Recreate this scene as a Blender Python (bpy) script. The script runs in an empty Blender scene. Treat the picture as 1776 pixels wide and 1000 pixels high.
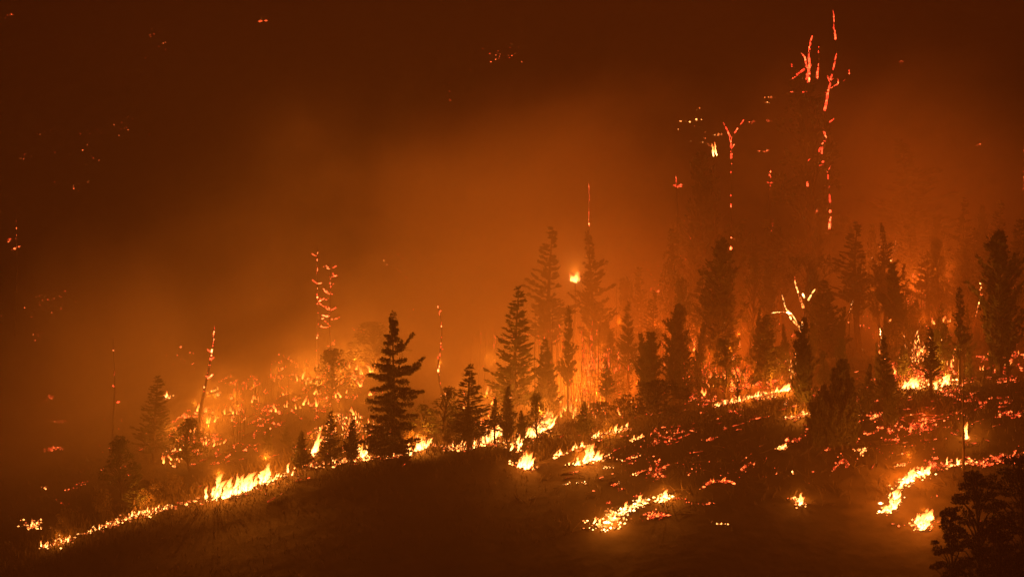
import bpy, math, random
import numpy as np
from mathutils import Vector, noise as mnoise

R = math.radians
S = bpy.context.scene
COL = S.collection
FPX = 1776 * 85 / 36.0            # focal length in photo pixels

# ------------------------------------------------------------------ camera, world, exposure
cam = bpy.data.cameras.new("camera"); cam.lens = 85; cam.sensor_width = 36
cam.clip_start = 0.5; cam.clip_end = 4000
co = bpy.data.objects.new("camera", cam); COL.objects.link(co)
co.location = (0, 0, 0); co.rotation_euler = (R(90), 0, 0)
S.camera = co
world = bpy.data.worlds.new("World"); S.world = world; world.use_nodes = True
wn = world.node_tree.nodes; wl = world.node_tree.links
bg = wn["Background"]
sky = wn.new("ShaderNodeTexSky"); sky.sky_type = 'NISHITA'; sky.sun_disc = False
sky.sun_elevation = R(-6); sky.sun_rotation = R(200)
# night sky: the last of the twilight plus the smoke pall lit from below by the whole burning mountain
mixw = wn.new("ShaderNodeMixRGB"); mixw.blend_type = 'ADD'; mixw.inputs[0].default_value = 1
mixw.inputs[2].default_value = (0.58, 0.045, 0.022, 1)
wl.new(sky.outputs[0], mixw.inputs[1]); wl.new(mixw.outputs[0], bg.inputs[0])
bg.inputs[1].default_value = 0.085
S.view_settings.view_transform = 'Standard'; S.view_settings.look = 'None'
S.view_settings.exposure = 0.0; S.view_settings.gamma = 1.0
try: S.view_settings.use_curve_mapping = False
except Exception: pass
cy = S.cycles
cy.max_bounces = 6; cy.diffuse_bounces = 1; cy.glossy_bounces = 1; cy.transparent_max_bounces = 24
cy.volume_bounces = 3; cy.sample_clamp_indirect = 0.6; cy.sample_clamp_direct = 0
cy.volume_step_rate = 1.0; cy.volume_max_steps = 256
cy.use_denoising = True; cy.use_light_tree = True

# ------------------------------------------------------------------ terrain
def smooth(a, b, v):
    t = min(1, max(0, (v - a) / (b - a))); return t * t * (3 - 2 * t)
CREST_PX = [-300, 0, 70, 190, 300, 350, 450, 560, 640, 700, 780, 860, 910, 960, 1100, 1250, 1400, 1600, 1776, 2200]
CREST_PY = [1060, 985, 955, 918, 884, 872, 842, 808, 795, 788, 782, 768, 772, 758, 742, 728, 718, 700, 690, 665]
CX = [(p - 888) / FPX * 350 for p in CREST_PX]
CZ = [(500 - p) / FPX * 350 for p in CREST_PY]
def crest(x): return float(np.interp(x, CX, CZ))
def terr(x, y):
    c = (crest(x - 3) + crest(x) + crest(x + 3)) / 3
    r = smooth(-5, 25, x)
    sf = 0.50 - 0.06 * r
    sb = 0.21 - 0.07 * r - 0.15 * smooth(-22, -8, x) * (1 - smooth(16, 34, x))
    if y <= 350:
        d = 350 - y
        z = c - sf * d * min(1, (0.25 + d / 12) if d < 9 else 1)
        z = max(z, -96 + 0.02 * (y - 100)) if y < 260 else z
    else:
        z = c + sb * min(y - 350, 95)
        if y > 445: z += 0.68 * (y - 445) - 0.05 * min(25, y - 445)
    n = mnoise.noise((x / 26, y / 26, 3.1)) * 1.5 + mnoise.noise((x / 7, y / 7, 7.7)) * 0.35
    n2 = mnoise.noise((x / 60, y / 60, 9.4)) * 9 * smooth(450, 520, y)
    return z + n * (0.35 + 0.65 * smooth(15, 80, abs(y - 350))) + n2
def cast(px, py, y0=270.0):
    """where the line of sight through a photo pixel meets the ground"""
    y = y0; st = 1.0
    while y < 900:
        x = (px - 888) / FPX * y; z = (500 - py) / FPX * y
        if terr(x, y) >= z:
            lo, hi = y - st, y
            for _ in range(8):
                m = (lo + hi) / 2
                if terr((px - 888) / FPX * m, m) >= (500 - py) / FPX * m: hi = m
                else: lo = m
            x = (px - 888) / FPX * hi
            return Vector((x, hi, terr(x, hi)))
        y += st
    return Vector(((px - 888) / FPX * 600, 600, terr((px - 888) / FPX * 600, 600)))
def at(px, y):
    x = (px - 888) / FPX * y
    return Vector((x, y, terr(x, y)))
def pt(px, py, y): return Vector(((px - 888) / FPX * y, y, (500 - py) / FPX * y))

# ------------------------------------------------------------------ materials
def newmat(name):
    m = bpy.data.materials.new(name); m.use_nodes = True
    return m, m.node_tree.nodes, m.node_tree.links
def rough_mat(name, c1, c2, scale, rough=0.9, bump=0.3, island=False):
    m, n, l = newmat(name)
    b = n["Principled BSDF"]; b.inputs["Roughness"].default_value = rough
    b.inputs["Specular IOR Level"].default_value = 0.15
    ramp = n.new("ShaderNodeValToRGB")
    ramp.color_ramp.elements[0].color = (*c1, 1); ramp.color_ramp.elements[1].color = (*c2, 1)
    if island:
        g = n.new("ShaderNodeNewGeometry"); l.new(g.outputs["Random Per Island"], ramp.inputs[0])
    else:
        tc = n.new("ShaderNodeTexCoord")
        t = n.new("ShaderNodeTexNoise"); t.inputs["Scale"].default_value = scale; t.inputs["Detail"].default_value = 6
        l.new(tc.outputs["Object"], t.inputs["Vector"]); l.new(t.outputs[0], ramp.inputs[0])
        ramp.color_ramp.elements[0].position = 0.35; ramp.color_ramp.elements[1].position = 0.68
        if bump:
            bp = n.new("ShaderNodeBump"); bp.inputs["Strength"].default_value = bump; bp.inputs["Distance"].default_value = 0.3
            l.new(t.outputs[0], bp.inputs["Height"]); l.new(bp.outputs[0], b.inputs["Normal"])
    l.new(ramp.outputs[0], b.inputs["Base Color"])
    return m
M_ground = rough_mat("scorched_ground", (0.012, 0.009, 0.007), (0.035, 0.028, 0.019), 0.35, 0.95, 0.8)
M_bark = rough_mat("charred_bark", (0.02, 0.016, 0.012), (0.06, 0.045, 0.035), 3.0, 0.9, 0.5)
M_needle = rough_mat("dark_needles", (0.016, 0.021, 0.010), (0.038, 0.047, 0.021), 1, 0.85, 0, True)
M_leaf = rough_mat("dark_leaves", (0.025, 0.035, 0.014), (0.055, 0.07, 0.028), 1, 0.8, 0, True)
M_brush = rough_mat("dry_brush", (0.025, 0.02, 0.011), (0.06, 0.045, 0.022), 1, 0.9, 0, True)

def ember_mat(name, ramp_cols, smin, smax, crust=.12):
    m, n, l = newmat(name)
    n.remove(n["Principled BSDF"])
    e = n.new("ShaderNodeEmission")
    g = n.new("ShaderNodeNewGeometry")
    r = n.new("ShaderNodeValToRGB")
    els = r.color_ramp.elements
    els[0].color = (*ramp_cols[0], 1); els[1].color = (*ramp_cols[-1], 1)
    for i, c in enumerate(ramp_cols[1:-1]):
        el = els.new((i + 1) / (len(ramp_cols) - 1)); el.color = (*c, 1)
    mr = n.new("ShaderNodeMapRange"); mr.inputs[3].default_value = smin; mr.inputs[4].default_value = smax
    pw = n.new("ShaderNodeMath"); pw.operation = 'POWER'; pw.inputs[1].default_value = 3.2
    l.new(g.outputs["Random Per Island"], r.inputs[0])
    l.new(g.outputs["Random Per Island"], pw.inputs[0]); l.new(pw.outputs[0], mr.inputs[0])
    # glow breaks up where the coal has crusted over
    tc = n.new("ShaderNodeTexCoord"); t = n.new("ShaderNodeTexNoise"); t.inputs["Scale"].default_value = 2.6; t.inputs["Detail"].default_value = 3
    l.new(tc.outputs["Object"], t.inputs["Vector"])
    m2 = n.new("ShaderNodeMapRange"); m2.inputs[1].default_value = 0.36; m2.inputs[2].default_value = 0.6; m2.inputs[3].default_value = crust
    l.new(t.outputs[0], m2.inputs[0])
    mu = n.new("ShaderNodeMath"); mu.operation = 'MULTIPLY'
    l.new(mr.outputs[0], mu.inputs[0]); l.new(m2.outputs[0], mu.inputs[1])
    l.new(r.outputs[0], e.inputs[0]); l.new(mu.outputs[0], e.inputs[1])
    l.new(e.outputs[0], n["Material Output"].inputs[0])
    m.cycles.emission_sampling = 'NONE'
    return m
M_er = ember_mat("red_embers", [(1, .045, .012), (1, .07, .015), (1, .15, .03)], 1.0, 8)
M_far = ember_mat("red_hot_embers", [(1, .035, .012), (1, .055, .016), (1, .12, .03)], 5, 15, .4)
M_hot = ember_mat("bright_red_embers", [(1, .05, .014), (1, .09, .02), (1, .2, .05)], 8, 26, .4)
M_eo = ember_mat("orange_embers", [(1, .09, .015), (1, .22, .035), (1, .36, .08)], 1.8, 16)
M_ew = ember_mat("yellow_embers", [(1, .22, .035), (1, .38, .08), (1, .5, .16)], 4, 30)

def flame_mat(name, lo, hi, smin, smax):
    m, n, l = newmat(name)
    n.remove(n["Principled BSDF"])
    e = n.new("ShaderNodeEmission"); tr = n.new("ShaderNodeBsdfTransparent"); mx = n.new("ShaderNodeMixShader")
    tc = n.new("ShaderNodeTexCoord"); sp = n.new("ShaderNodeSeparateXYZ")
    l.new(tc.outputs["Object"], sp.inputs[0])          # tongue meshes are 1 m tall: z = 0 root .. 1 tip
    t = n.new("ShaderNodeTexNoise"); t.inputs["Scale"].default_value = 3.2; t.inputs["Detail"].default_value = 4; t.inputs["Distortion"].default_value = 1.0
    geo = n.new("ShaderNodeNewGeometry")
    l.new(tc.outputs["Object"], t.inputs["Vector"])
    r = n.new("ShaderNodeMapRange"); r.inputs[1].default_value = 0.05; r.inputs[2].default_value = 0.95; r.inputs[3].default_value = 1; r.inputs[4].default_value = 0
    l.new(sp.outputs[2], r.inputs[0])
    col = n.new("ShaderNodeMixRGB"); col.inputs[1].default_value = (*lo, 1); col.inputs[2].default_value = (*hi, 1)
    l.new(r.outputs[0], col.inputs[0]); l.new(col.outputs[0], e.inputs[0])
    st = n.new("ShaderNodeMapRange"); st.inputs[3].default_value = smin; st.inputs[4].default_value = smax
    l.new(r.outputs[0], st.inputs[0]); l.new(st.outputs[0], e.inputs[1])
    lw = n.new("ShaderNodeLayerWeight"); lw.inputs[0].default_value = 0.35
    inv = n.new("ShaderNodeMath"); inv.operation = 'SUBTRACT'; inv.inputs[0].default_value = 1.0
    l.new(lw.outputs["Facing"], inv.inputs[1])
    nn = n.new("ShaderNodeMapRange"); nn.inputs[1].default_value = 0.33; nn.inputs[2].default_value = 0.55
    l.new(t.outputs[0], nn.inputs[0])
    am = n.new("ShaderNodeMath"); am.operation = 'MULTIPLY'; l.new(inv.outputs[0], am.inputs[0]); l.new(nn.outputs[0], am.inputs[1])
    ad = n.new("ShaderNodeMath"); ad.operation = 'MULTIPLY_ADD'; ad.inputs[1].default_value = 0.5; ad.inputs[2].default_value = 0.0; ad.use_clamp = True
    l.new(r.outputs[0], ad.inputs[0])
    al = n.new("ShaderNodeMath"); al.operation = 'MULTIPLY_ADD'; al.use_clamp = True; al.inputs[1].default_value = 0.75
    l.new(am.outputs[0], al.inputs[0]); l.new(ad.outputs[0], al.inputs[2])
    fa = n.new("ShaderNodeMath"); fa.operation = 'MULTIPLY'; l.new(al.outputs[0], fa.inputs[0]); l.new(nn.outputs[0], fa.inputs[1])
    l.new(fa.outputs[0], mx.inputs[0]); l.new(tr.outputs[0], mx.inputs[1]); l.new(e.outputs[0], mx.inputs[2])
    l.new(mx.outputs[0], n["Material Output"].inputs[0])
    m.cycles.emission_sampling = 'NONE'
    return m
M_flame = flame_mat("flame", (1, .16, .02), (1, .46, .11), 2.5, 18)
M_flame_red = flame_mat("low_flame", (1, .08, .012), (1, .26, .04), 2.0, 9)

# ------------------------------------------------------------------ mesh helpers
class MB:
    def __init__(s): s.v = []; s.f = []
    def quad(s, a, b, c, d):
        k = len(s.v); s.v += [tuple(a), tuple(b), tuple(c), tuple(d)]; s.f.append((k, k + 1, k + 2, k + 3))
    def tube(s, pts, rads, sides=6, cap=True):
        k0 = len(s.v); n = len(pts)
        for i, p in enumerate(pts):
            p = Vector(p)
            d = (Vector(pts[min(i + 1, n - 1)]) - Vector(pts[max(i - 1, 0)]))
            d = d.normalized() if d.length > 1e-9 else Vector((0, 0, 1))
            u = d.orthogonal().normalized() if abs(d.z) < 0.9 else d.cross(Vector((0, 1, 0))).normalized()
            w = d.cross(u)
            for j in range(sides):
                a = 2 * math.pi * j / sides
                s.v.append(tuple(p + (u * math.cos(a) + w * math.sin(a)) * rads[i]))
        for i in range(n - 1):
            for j in range(sides):
                a = k0 + i * sides + j; b = k0 + i * sides + (j + 1) % sides
                s.f.append((a, b, b + sides, a + sides))
        if cap:
            s.f.append(tuple(k0 + j for j in range(sides))[::-1]); s.f.append(tuple(k0 + (n - 1) * sides + j for j in range(sides)))
    def chunk(s, c, sx, sy, sz, rng):
        """small irregular coal: a bent octahedron"""
        k = len(s.v); a = rng.uniform(0, math.pi); ca, sa = math.cos(a), math.sin(a)
        for dx, dy, dz in ((1, 0, 0), (0, 1, 0), (-1, 0, 0), (0, -1, 0), (0, 0, 1), (0, 0, -1)):
            q = rng.uniform(.6, 1.25)
            x, y, z = dx * sx * q, dy * sy * q, dz * sz * q
            s.v.append((c[0] + x * ca - y * sa, c[1] + x * sa + y * ca, c[2] + z))
        for i in range(4):
            j = (i + 1) % 4
            s.f.append((k + i, k + j, k + 4)); s.f.append((k + j, k + i, k + 5))
    def mesh(s, name, mat, smooth_=False):
        me = bpy.data.meshes.new(name); me.from_pydata(s.v, [], s.f); me.materials.append(mat)
        if smooth_: me.polygons.foreach_set("use_smooth", [True] * len(me.polygons))
        me.update(); return me
def link(name, data, parent=None, loc=None, scale=None, rot=None, **props):
    o = bpy.data.objects.new(name, data); COL.objects.link(o)
    if parent: o.parent = parent
    if loc is not None: o.location = loc
    if scale is not None: o.scale = scale
    if rot is not None: o.rotation_euler = rot
    for k, v in props.items():
        if v is not None: o[k] = v
    return o
def thing(name, label, cat, loc, scale=(1, 1, 1), rot=(0, 0, 0), group=None):
    return link(name, None, None, loc, scale, rot, label=label, category=cat, group=group)

# ------------------------------------------------------------------ ground sheet
def build_ground():
    ys = list(np.arange(-60, 240, 20.0)) + list(np.arange(240, 300, 4.0)) + list(np.arange(300, 460, 1.4)) + list(np.arange(460, 840, 5.0))
    xs = list(np.arange(-260, -90, 10.0)) + list(np.arange(-90, 90, 1.4)) + list(np.arange(90, 261, 10.0))
    v = [(float(x), float(y), terr(float(x), float(y)) - 0.02) for y in ys for x in xs]
    nx = len(xs); f = []
    for j in range(len(ys) - 1):
        for i in range(nx - 1):
            a = j * nx + i; f.append((a, a + 1, a + 1 + nx, a + nx))
    me = bpy.data.meshes.new("hillside"); me.from_pydata(v, [], f); me.materials.append(M_ground)
    me.polygons.foreach_set("use_smooth", [True] * len(f))
    link("hillside_ground", me, kind="structure")
build_ground()

# ------------------------------------------------------------------ air: thin even haze, and the smoke that pours off the fires
def box_mesh(name, lo, hi, mat):
    (x0, y0, z0), (x1, y1, z1) = lo, hi
    v = [(x0, y0, z0), (x1, y0, z0), (x1, y1, z0), (x0, y1, z0), (x0, y0, z1), (x1, y0, z1), (x1, y1, z1), (x0, y1, z1)]
    f = [(0, 3, 2, 1), (4, 5, 6, 7), (0, 1, 5, 4), (1, 2, 6, 5), (2, 3, 7, 6), (3, 0, 4, 7)]
    me = bpy.data.meshes.new(name); me.from_pydata(v, [], f); me.materials.append(mat); return me
m, n, l = newmat("haze_air"); n.remove(n["Principled BSDF"])
pv = n.new("ShaderNodeVolumePrincipled"); pv.inputs["Density"].default_value = HAZE_D = 0.0009
pv.inputs["Color"].default_value = (0.94, 0.80, 0.62, 1); pv.inputs["Anisotropy"].default_value = 0.25
l.new(pv.outputs[0], n["Material Output"].inputs["Volume"])
link("haze", box_mesh("haze", (-280, -70, -110), (280, 860, 330), m), kind="stuff")

m, n, l = newmat("fire_smoke"); n.remove(n["Principled BSDF"])
pv = n.new("ShaderNodeVolumePrincipled"); pv.inputs["Color"].default_value = (0.95, 0.85, 0.69, 1)
pv.inputs["Anisotropy"].default_value = 0.15
l.new(pv.outputs[0], n["Material Output"].inputs["Volume"])
tc = n.new("ShaderNodeTexCoord"); sp = n.new("ShaderNodeSeparateXYZ"); l.new(tc.outputs["Object"], sp.inputs[0])
def mth(op, a, b=None, c=None, clamp=False):
    x = n.new("ShaderNodeMath"); x.operation = op; x.use_clamp = clamp
    for i, q in enumerate((a, b, c)):
        if q is None: continue
        if isinstance(q, (int, float)): x.inputs[i].default_value = q
        else: l.new(q, x.inputs[i])
    return x.outputs[0]
X, Y, Z = sp.outputs
# upper-left limit of the plume, which the wind lays over to the right
g = mth('ADD', mth('MULTIPLY', X, 0.20), mth('MULTIPLY', mth('MULTIPLY', X, X), -0.0032))
g = mth('ADD', g, 34.0)
t = n.new("ShaderNodeTexNoise"); t.inputs["Scale"].default_value = 0.021; t.inputs["Detail"].default_value = 5; t.inputs["Roughness"].default_value = 0.58; t.inputs["Distortion"].default_value = 0.4
mp = n.new("ShaderNodeMapping"); mp.inputs["Location"].default_value = (31, 7, 40); mp.inputs["Scale"].default_value = (1, 0.6, 1.1); mp.inputs["Rotation"].default_value = (0, R(35), 0)
l.new(tc.outputs["Object"], mp.inputs[0]); l.new(mp.outputs[0], t.inputs["Vector"])
nz = mth('SUBTRACT', t.outputs[0], 0.5)
s_ = mth('ADD', mth('SUBTRACT', g, Z), mth('MULTIPLY', nz, 58.0))
mr = n.new("ShaderNodeMapRange"); mr.interpolation_type = 'SMOOTHSTEP'; l.new(s_, mr.inputs[0])
mr.inputs[1].default_value = -8; mr.inputs[2].default_value = 20; mr.inputs[3].default_value = 0.02; mr.inputs[4].default_value = 1
# starts behind the fire line
my = n.new("ShaderNodeMapRange"); my.interpolation_type = 'SMOOTHSTEP'; l.new(Y, my.inputs[0])
mx_ = n.new('ShaderNodeMapRange'); l.new(X, mx_.inputs[0]); mx_.inputs[1].default_value = 5; mx_.inputs[2].default_value = 40; mx_.inputs[3].default_value = 349; mx_.inputs[4].default_value = 366; l.new(mx_.outputs[0], my.inputs[1])
my.inputs[1].default_value = 358; my.inputs[2].default_value = 440; my.inputs[3].default_value = 0.0; my.inputs[4].default_value = 1
# billows
bl = n.new("ShaderNodeMapRange"); l.new(t.outputs[0], bl.inputs[0]); bl.inputs[1].default_value = 0.36; bl.inputs[2].default_value = 0.64
bl.inputs[3].default_value = 0.15; bl.inputs[4].default_value = 1.75
dn = mth('MULTIPLY', mth('MULTIPLY', mr.outputs[0], my.outputs[0]), mth('MULTIPLY', bl.outputs[0], 0.018))
l.new(dn, pv.inputs["Density"])
m.cycles.volume_step_rate = 0.6 if hasattr(m.cycles, "volume_step_rate") else 1
link("smoke", box_mesh("smoke", (-170, 350, -60), (170, 640, 130), m), kind="stuff")

# ------------------------------------------------------------------ tree meshes
def blade(mb, p, d, L, w, rng):
    d = d.normalized(); u = d.orthogonal(); u.normalize()
    a = rng.uniform(0, math.pi); w2 = d.cross(u); s = (u * math.cos(a) + w2 * math.sin(a)) * w
    mb.quad(p, p + d * L * .5 + s, p + d * L, p + d * L * .45 - s)
def rv(rng, a=1.0): return Vector((rng.uniform(-a, a), rng.uniform(-a, a), rng.uniform(-a, a)))

def conifer(seed, H=16, W=6, crown0=0.1, prof='cone', up=0.15, tip=0.25, dens=1.0, clump=0.0, nper=7, gap=0.12, bl=0.5, leanx=0.0):
    rng = random.Random(seed)
    tr = MB(); cr = MB()
    bend = rng.uniform(-.02, .02) * H
    def c(t): return Vector((math.sin(t * 3) * bend + leanx * t * H, math.cos(t * 2.3) * bend - bend, t * H))
    N = 12; r0 = H * 0.013 + 0.05
    tr.tube([c(i / N) for i in range(N + 1)], [max(.03, r0 * (1 - i / N) ** .8) for i in range(N + 1)], 7)
    h = crown0
    step = 0.45 / H if prof != 'column' else 0.5 / H
    lump = [rng.uniform(1 - clump, 1 + clump) for _ in range(40)]
    while h < 0.995:
        t = (h - crown0) / (1 - crown0)
        if prof == 'cone': w = (1 - t) ** 0.85 * min(1, .55 + t * 4)
        elif prof == 'column': w = min(1, .55 + t * 1.6) * (1 - t) ** .62 * (1 + .18 * math.sin(t * 23 + seed))
        elif prof == 'top': w = math.sin(math.pi * (t * .85 + .13)) ** .8
        else: w = (1 - t) ** .6 * min(1, .5 + t * 3)
        w = max(w, 0.03)
        k = max(2, int(nper * (0.55 + .45 * w)))
        for b in range(k):
            if rng.random() < gap: continue
            a = rng.uniform(0, 2 * math.pi)
            lm = lump[int((a / 6.2832 * 5) + int(t * 7) * 5) % 40]
            L = W / 2 * w * lm * rng.uniform(.55, 1.12)
            if L < .12: L = .12
            base = c(h); el = up + rng.uniform(-.12, .12)
            out = Vector((math.cos(a), math.sin(a), 0))
            n = max(3, int(L / .55)); pts = []
            for i in range(n + 1):
                q = i / n
                pts.append(base + out * L * q * math.cos(el) + Vector((0, 0, L * (math.sin(el) * q + (tip * q * q)))) + rv(rng, .05))
            if L > .6: tr.tube([pts[0], pts[len(pts) // 2], pts[-1]], [.05, .035, .012], 3, False)
            m_ = int((L * 14 + 5) * dens)
            for _ in range(m_):
                q = rng.uniform(.12, 1.0) ** .8
                fi = q * n; i = min(n - 1, int(fi)); p = pts[i].lerp(pts[i + 1], fi - i)
                d = (pts[i + 1] - pts[i]).normalized()
                side = Vector((-out.y, out.x, 0)) * rng.choice((-1, 1))
                spread = L * .16 * (1 - q * .7)
                p = p + side * rng.uniform(0, spread) + rv(rng, .10)
                dd = d * .8 + side * rng.uniform(.1, .8) + Vector((0, 0, rng.uniform(-.35, .35) + up * .5))
                blade(cr, p, dd, bl * rng.uniform(.5, 1.1), bl * .22 * rng.uniform(.6, 1.2), rng)
        h += step * rng.uniform(.7, 1.3)
    return tr.mesh("trunk", M_bark), cr.mesh("crown", M_needle), H, W

def lumpy(seed, H=14, W=8, crown0=.35, nb=26, leaf=.34, per=230, mat=None, flat=.55, bsize=1.0, point=0.0):
    """broad tree whose foliage sits in separate caps at the ends of the limbs"""
    rng = random.Random(seed); tr = MB(); cr = MB()
    r0 = H * .016 + .05
    bend = rng.uniform(-.05, .05) * H
    c = lambda t: Vector((math.sin(t * 2.6) * bend, 0.3 * math.sin(t * 4), t * H))
    tr.tube([c(i / 10) for i in range(11)], [max(.04, r0 * (1 - i / 10.5)) for i in range(11)], 7)
    for b in range(nb):
        t = crown0 + (1 - crown0) * (b + rng.random()) / nb
        k = (t - crown0) / (1 - crown0)
        a = b * 2.4 + rng.uniform(-.5, .5)
        L = W / 2 * ((math.sin(math.pi * (k * .78 + .17)) ** .8) * (1 - point) + point * (1 - k) ** .8) * rng.uniform(.4, 1.12)
        e = c(t) + Vector((math.cos(a) * L, math.sin(a) * L, L * rng.uniform(.05, .45)))
        e.z = min(e.z, H)
        s = c(max(.1, t - .12)); mid = s.lerp(e, .5) + Vector((0, 0, .25 * L)) + rv(rng, .2)
        tr.tube([s, mid, e], [.10, .07, .03], 4, False)
        br = W * .13 * rng.uniform(.7, 1.35) * bsize
        for _ in range(int(per * (br / (W * .13)) ** 2)):
            d = rv(rng); 
            if d.length > 1 or d.length < .15: d = d.normalized() * rng.uniform(.6, 1)
            if d.z < -.45: d.z *= .4
            p = e + Vector((d.x * br, d.y * br, d.z * br * flat))
            blade(cr, p, d + rv(rng, .8) + Vector((0, 0, .3)), leaf * rng.uniform(.6, 1.2), leaf * .3, rng)
    return tr.mesh("trunk", M_bark), cr.mesh("crown", mat or M_leaf), H, W

def shrub(seed, H=3, W=4, n=700, leaf=.28, mat=None):
    rng = random.Random(seed); tr = MB(); cr = MB()
    for i in range(9):
        a = rng.uniform(0, 6.28); L = rng.uniform(.5, 1) * W / 2
        e = Vector((math.cos(a) * L * .8, math.sin(a) * L * .8, H * rng.uniform(.45, 1)))
        m_ = Vector((e.x * .4, e.y * .4, e.z * .6)) + rv(rng, .1)
        tr.tube([(0, 0, -.1), m_, e], [.06, .04, .015], 4, False)
        for _ in range(n // 9):
            q = rng.uniform(.3, 1); p = m_.lerp(e, q) + rv(rng, .17 * W) * (1.15 - q * .5)
            p.z = max(p.z, .05)
            blade(cr, p, (p - Vector((0, 0, H * .2))).normalized() + rv(rng, .5) + Vector((0, 0, .4)), leaf * rng.uniform(.5, 1.3), leaf * .22, rng)
    return tr.mesh("stem", M_bark), cr.mesh("foliage", mat or M_brush), H, W

P = {}
P['spruce'] = [conifer(s, 16, 6.4, .10, 'cone', .08, .28, .95, .25, 7, .15, .55) for s in (1, 2, 3)]
P['cypress'] = [conifer(s, 16, 5.2, .06, 'column', .75, .55, 1.3, .45, 9, .07, .5) for s in (11, 12, 13, 14)]
P['cone'] = [conifer(s, 14, 5.2, .05, 'cone', .45, .4, 1.2, .3, 9, .06, .5) for s in (21, 22, 23)]
P['tall'] = [conifer(s, 20, 4.6, .34, 'cone', .3, .3, 1.1, .5, 7, .22, .5) for s in (31, 32, 33)]
P['slim'] = [conifer(s, 14, 3.2, .26, 'cone', .35, .35, 1.1, .5, 8, .18, .5) for s in (41, 42)]
P['lumpy'] = [lumpy(s, 10, 6, .16, 46, .3, 120, None, 1.0, .72, .75) for s in (51, 52, 53, 54)]
P['shrub'] = [shrub(s) for s in (61, 62, 63, 64)]
P['lumpy'] += [lumpy(s, 10, 4.5, .2, 34, .3, 80, None, 1.1, .6, .95) for s in (55, 56)]
P['bush'] = [lumpy(s, 4, 5, .12, 20, .26, 150, M_brush, .8) for s in (71, 72)]
cnt = {}
def plant(kind, px, top, w, label, Y=None, by=None, name=None, cat=None, group=None, hmin=0.5, lean=0.0, pxt=None):
    base = at(px, Y) if Y else cast(px, by)
    y = base.y
    H = max(hmin, (500 - top) / FPX * y - base.z)
    W = w / FPX * y
    i = cnt.get(kind, 0); cnt[kind] = i + 1
    tm, cm, H0, W0 = P[kind][i % len(P[kind])]
    low = kind in ('shrub', 'bush')
    if pxt is not None: lean = math.atan2((pxt - px) / FPX * y, H)
    nm = name or {'shrub': 'bush', 'bush': 'bush', 'lumpy': 'leafy_tree', 'spruce': 'spruce_tree', 'cypress': 'cypress_tree', 'cone': 'conifer_tree', 'tall': 'tall_conifer', 'slim': 'slim_conifer'}[kind]
    T = thing(nm, label, cat or ('bush' if low else 'tree'), base - Vector((0, 0, .05)), (W / W0, W / W0, H / H0), (0, lean, (i * 2.1) % 6.28 if lean == 0 else 0), group)
    link('stem' if low else 'trunk', tm, T); link('foliage' if low else 'crown', cm, T)
    return T

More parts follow.
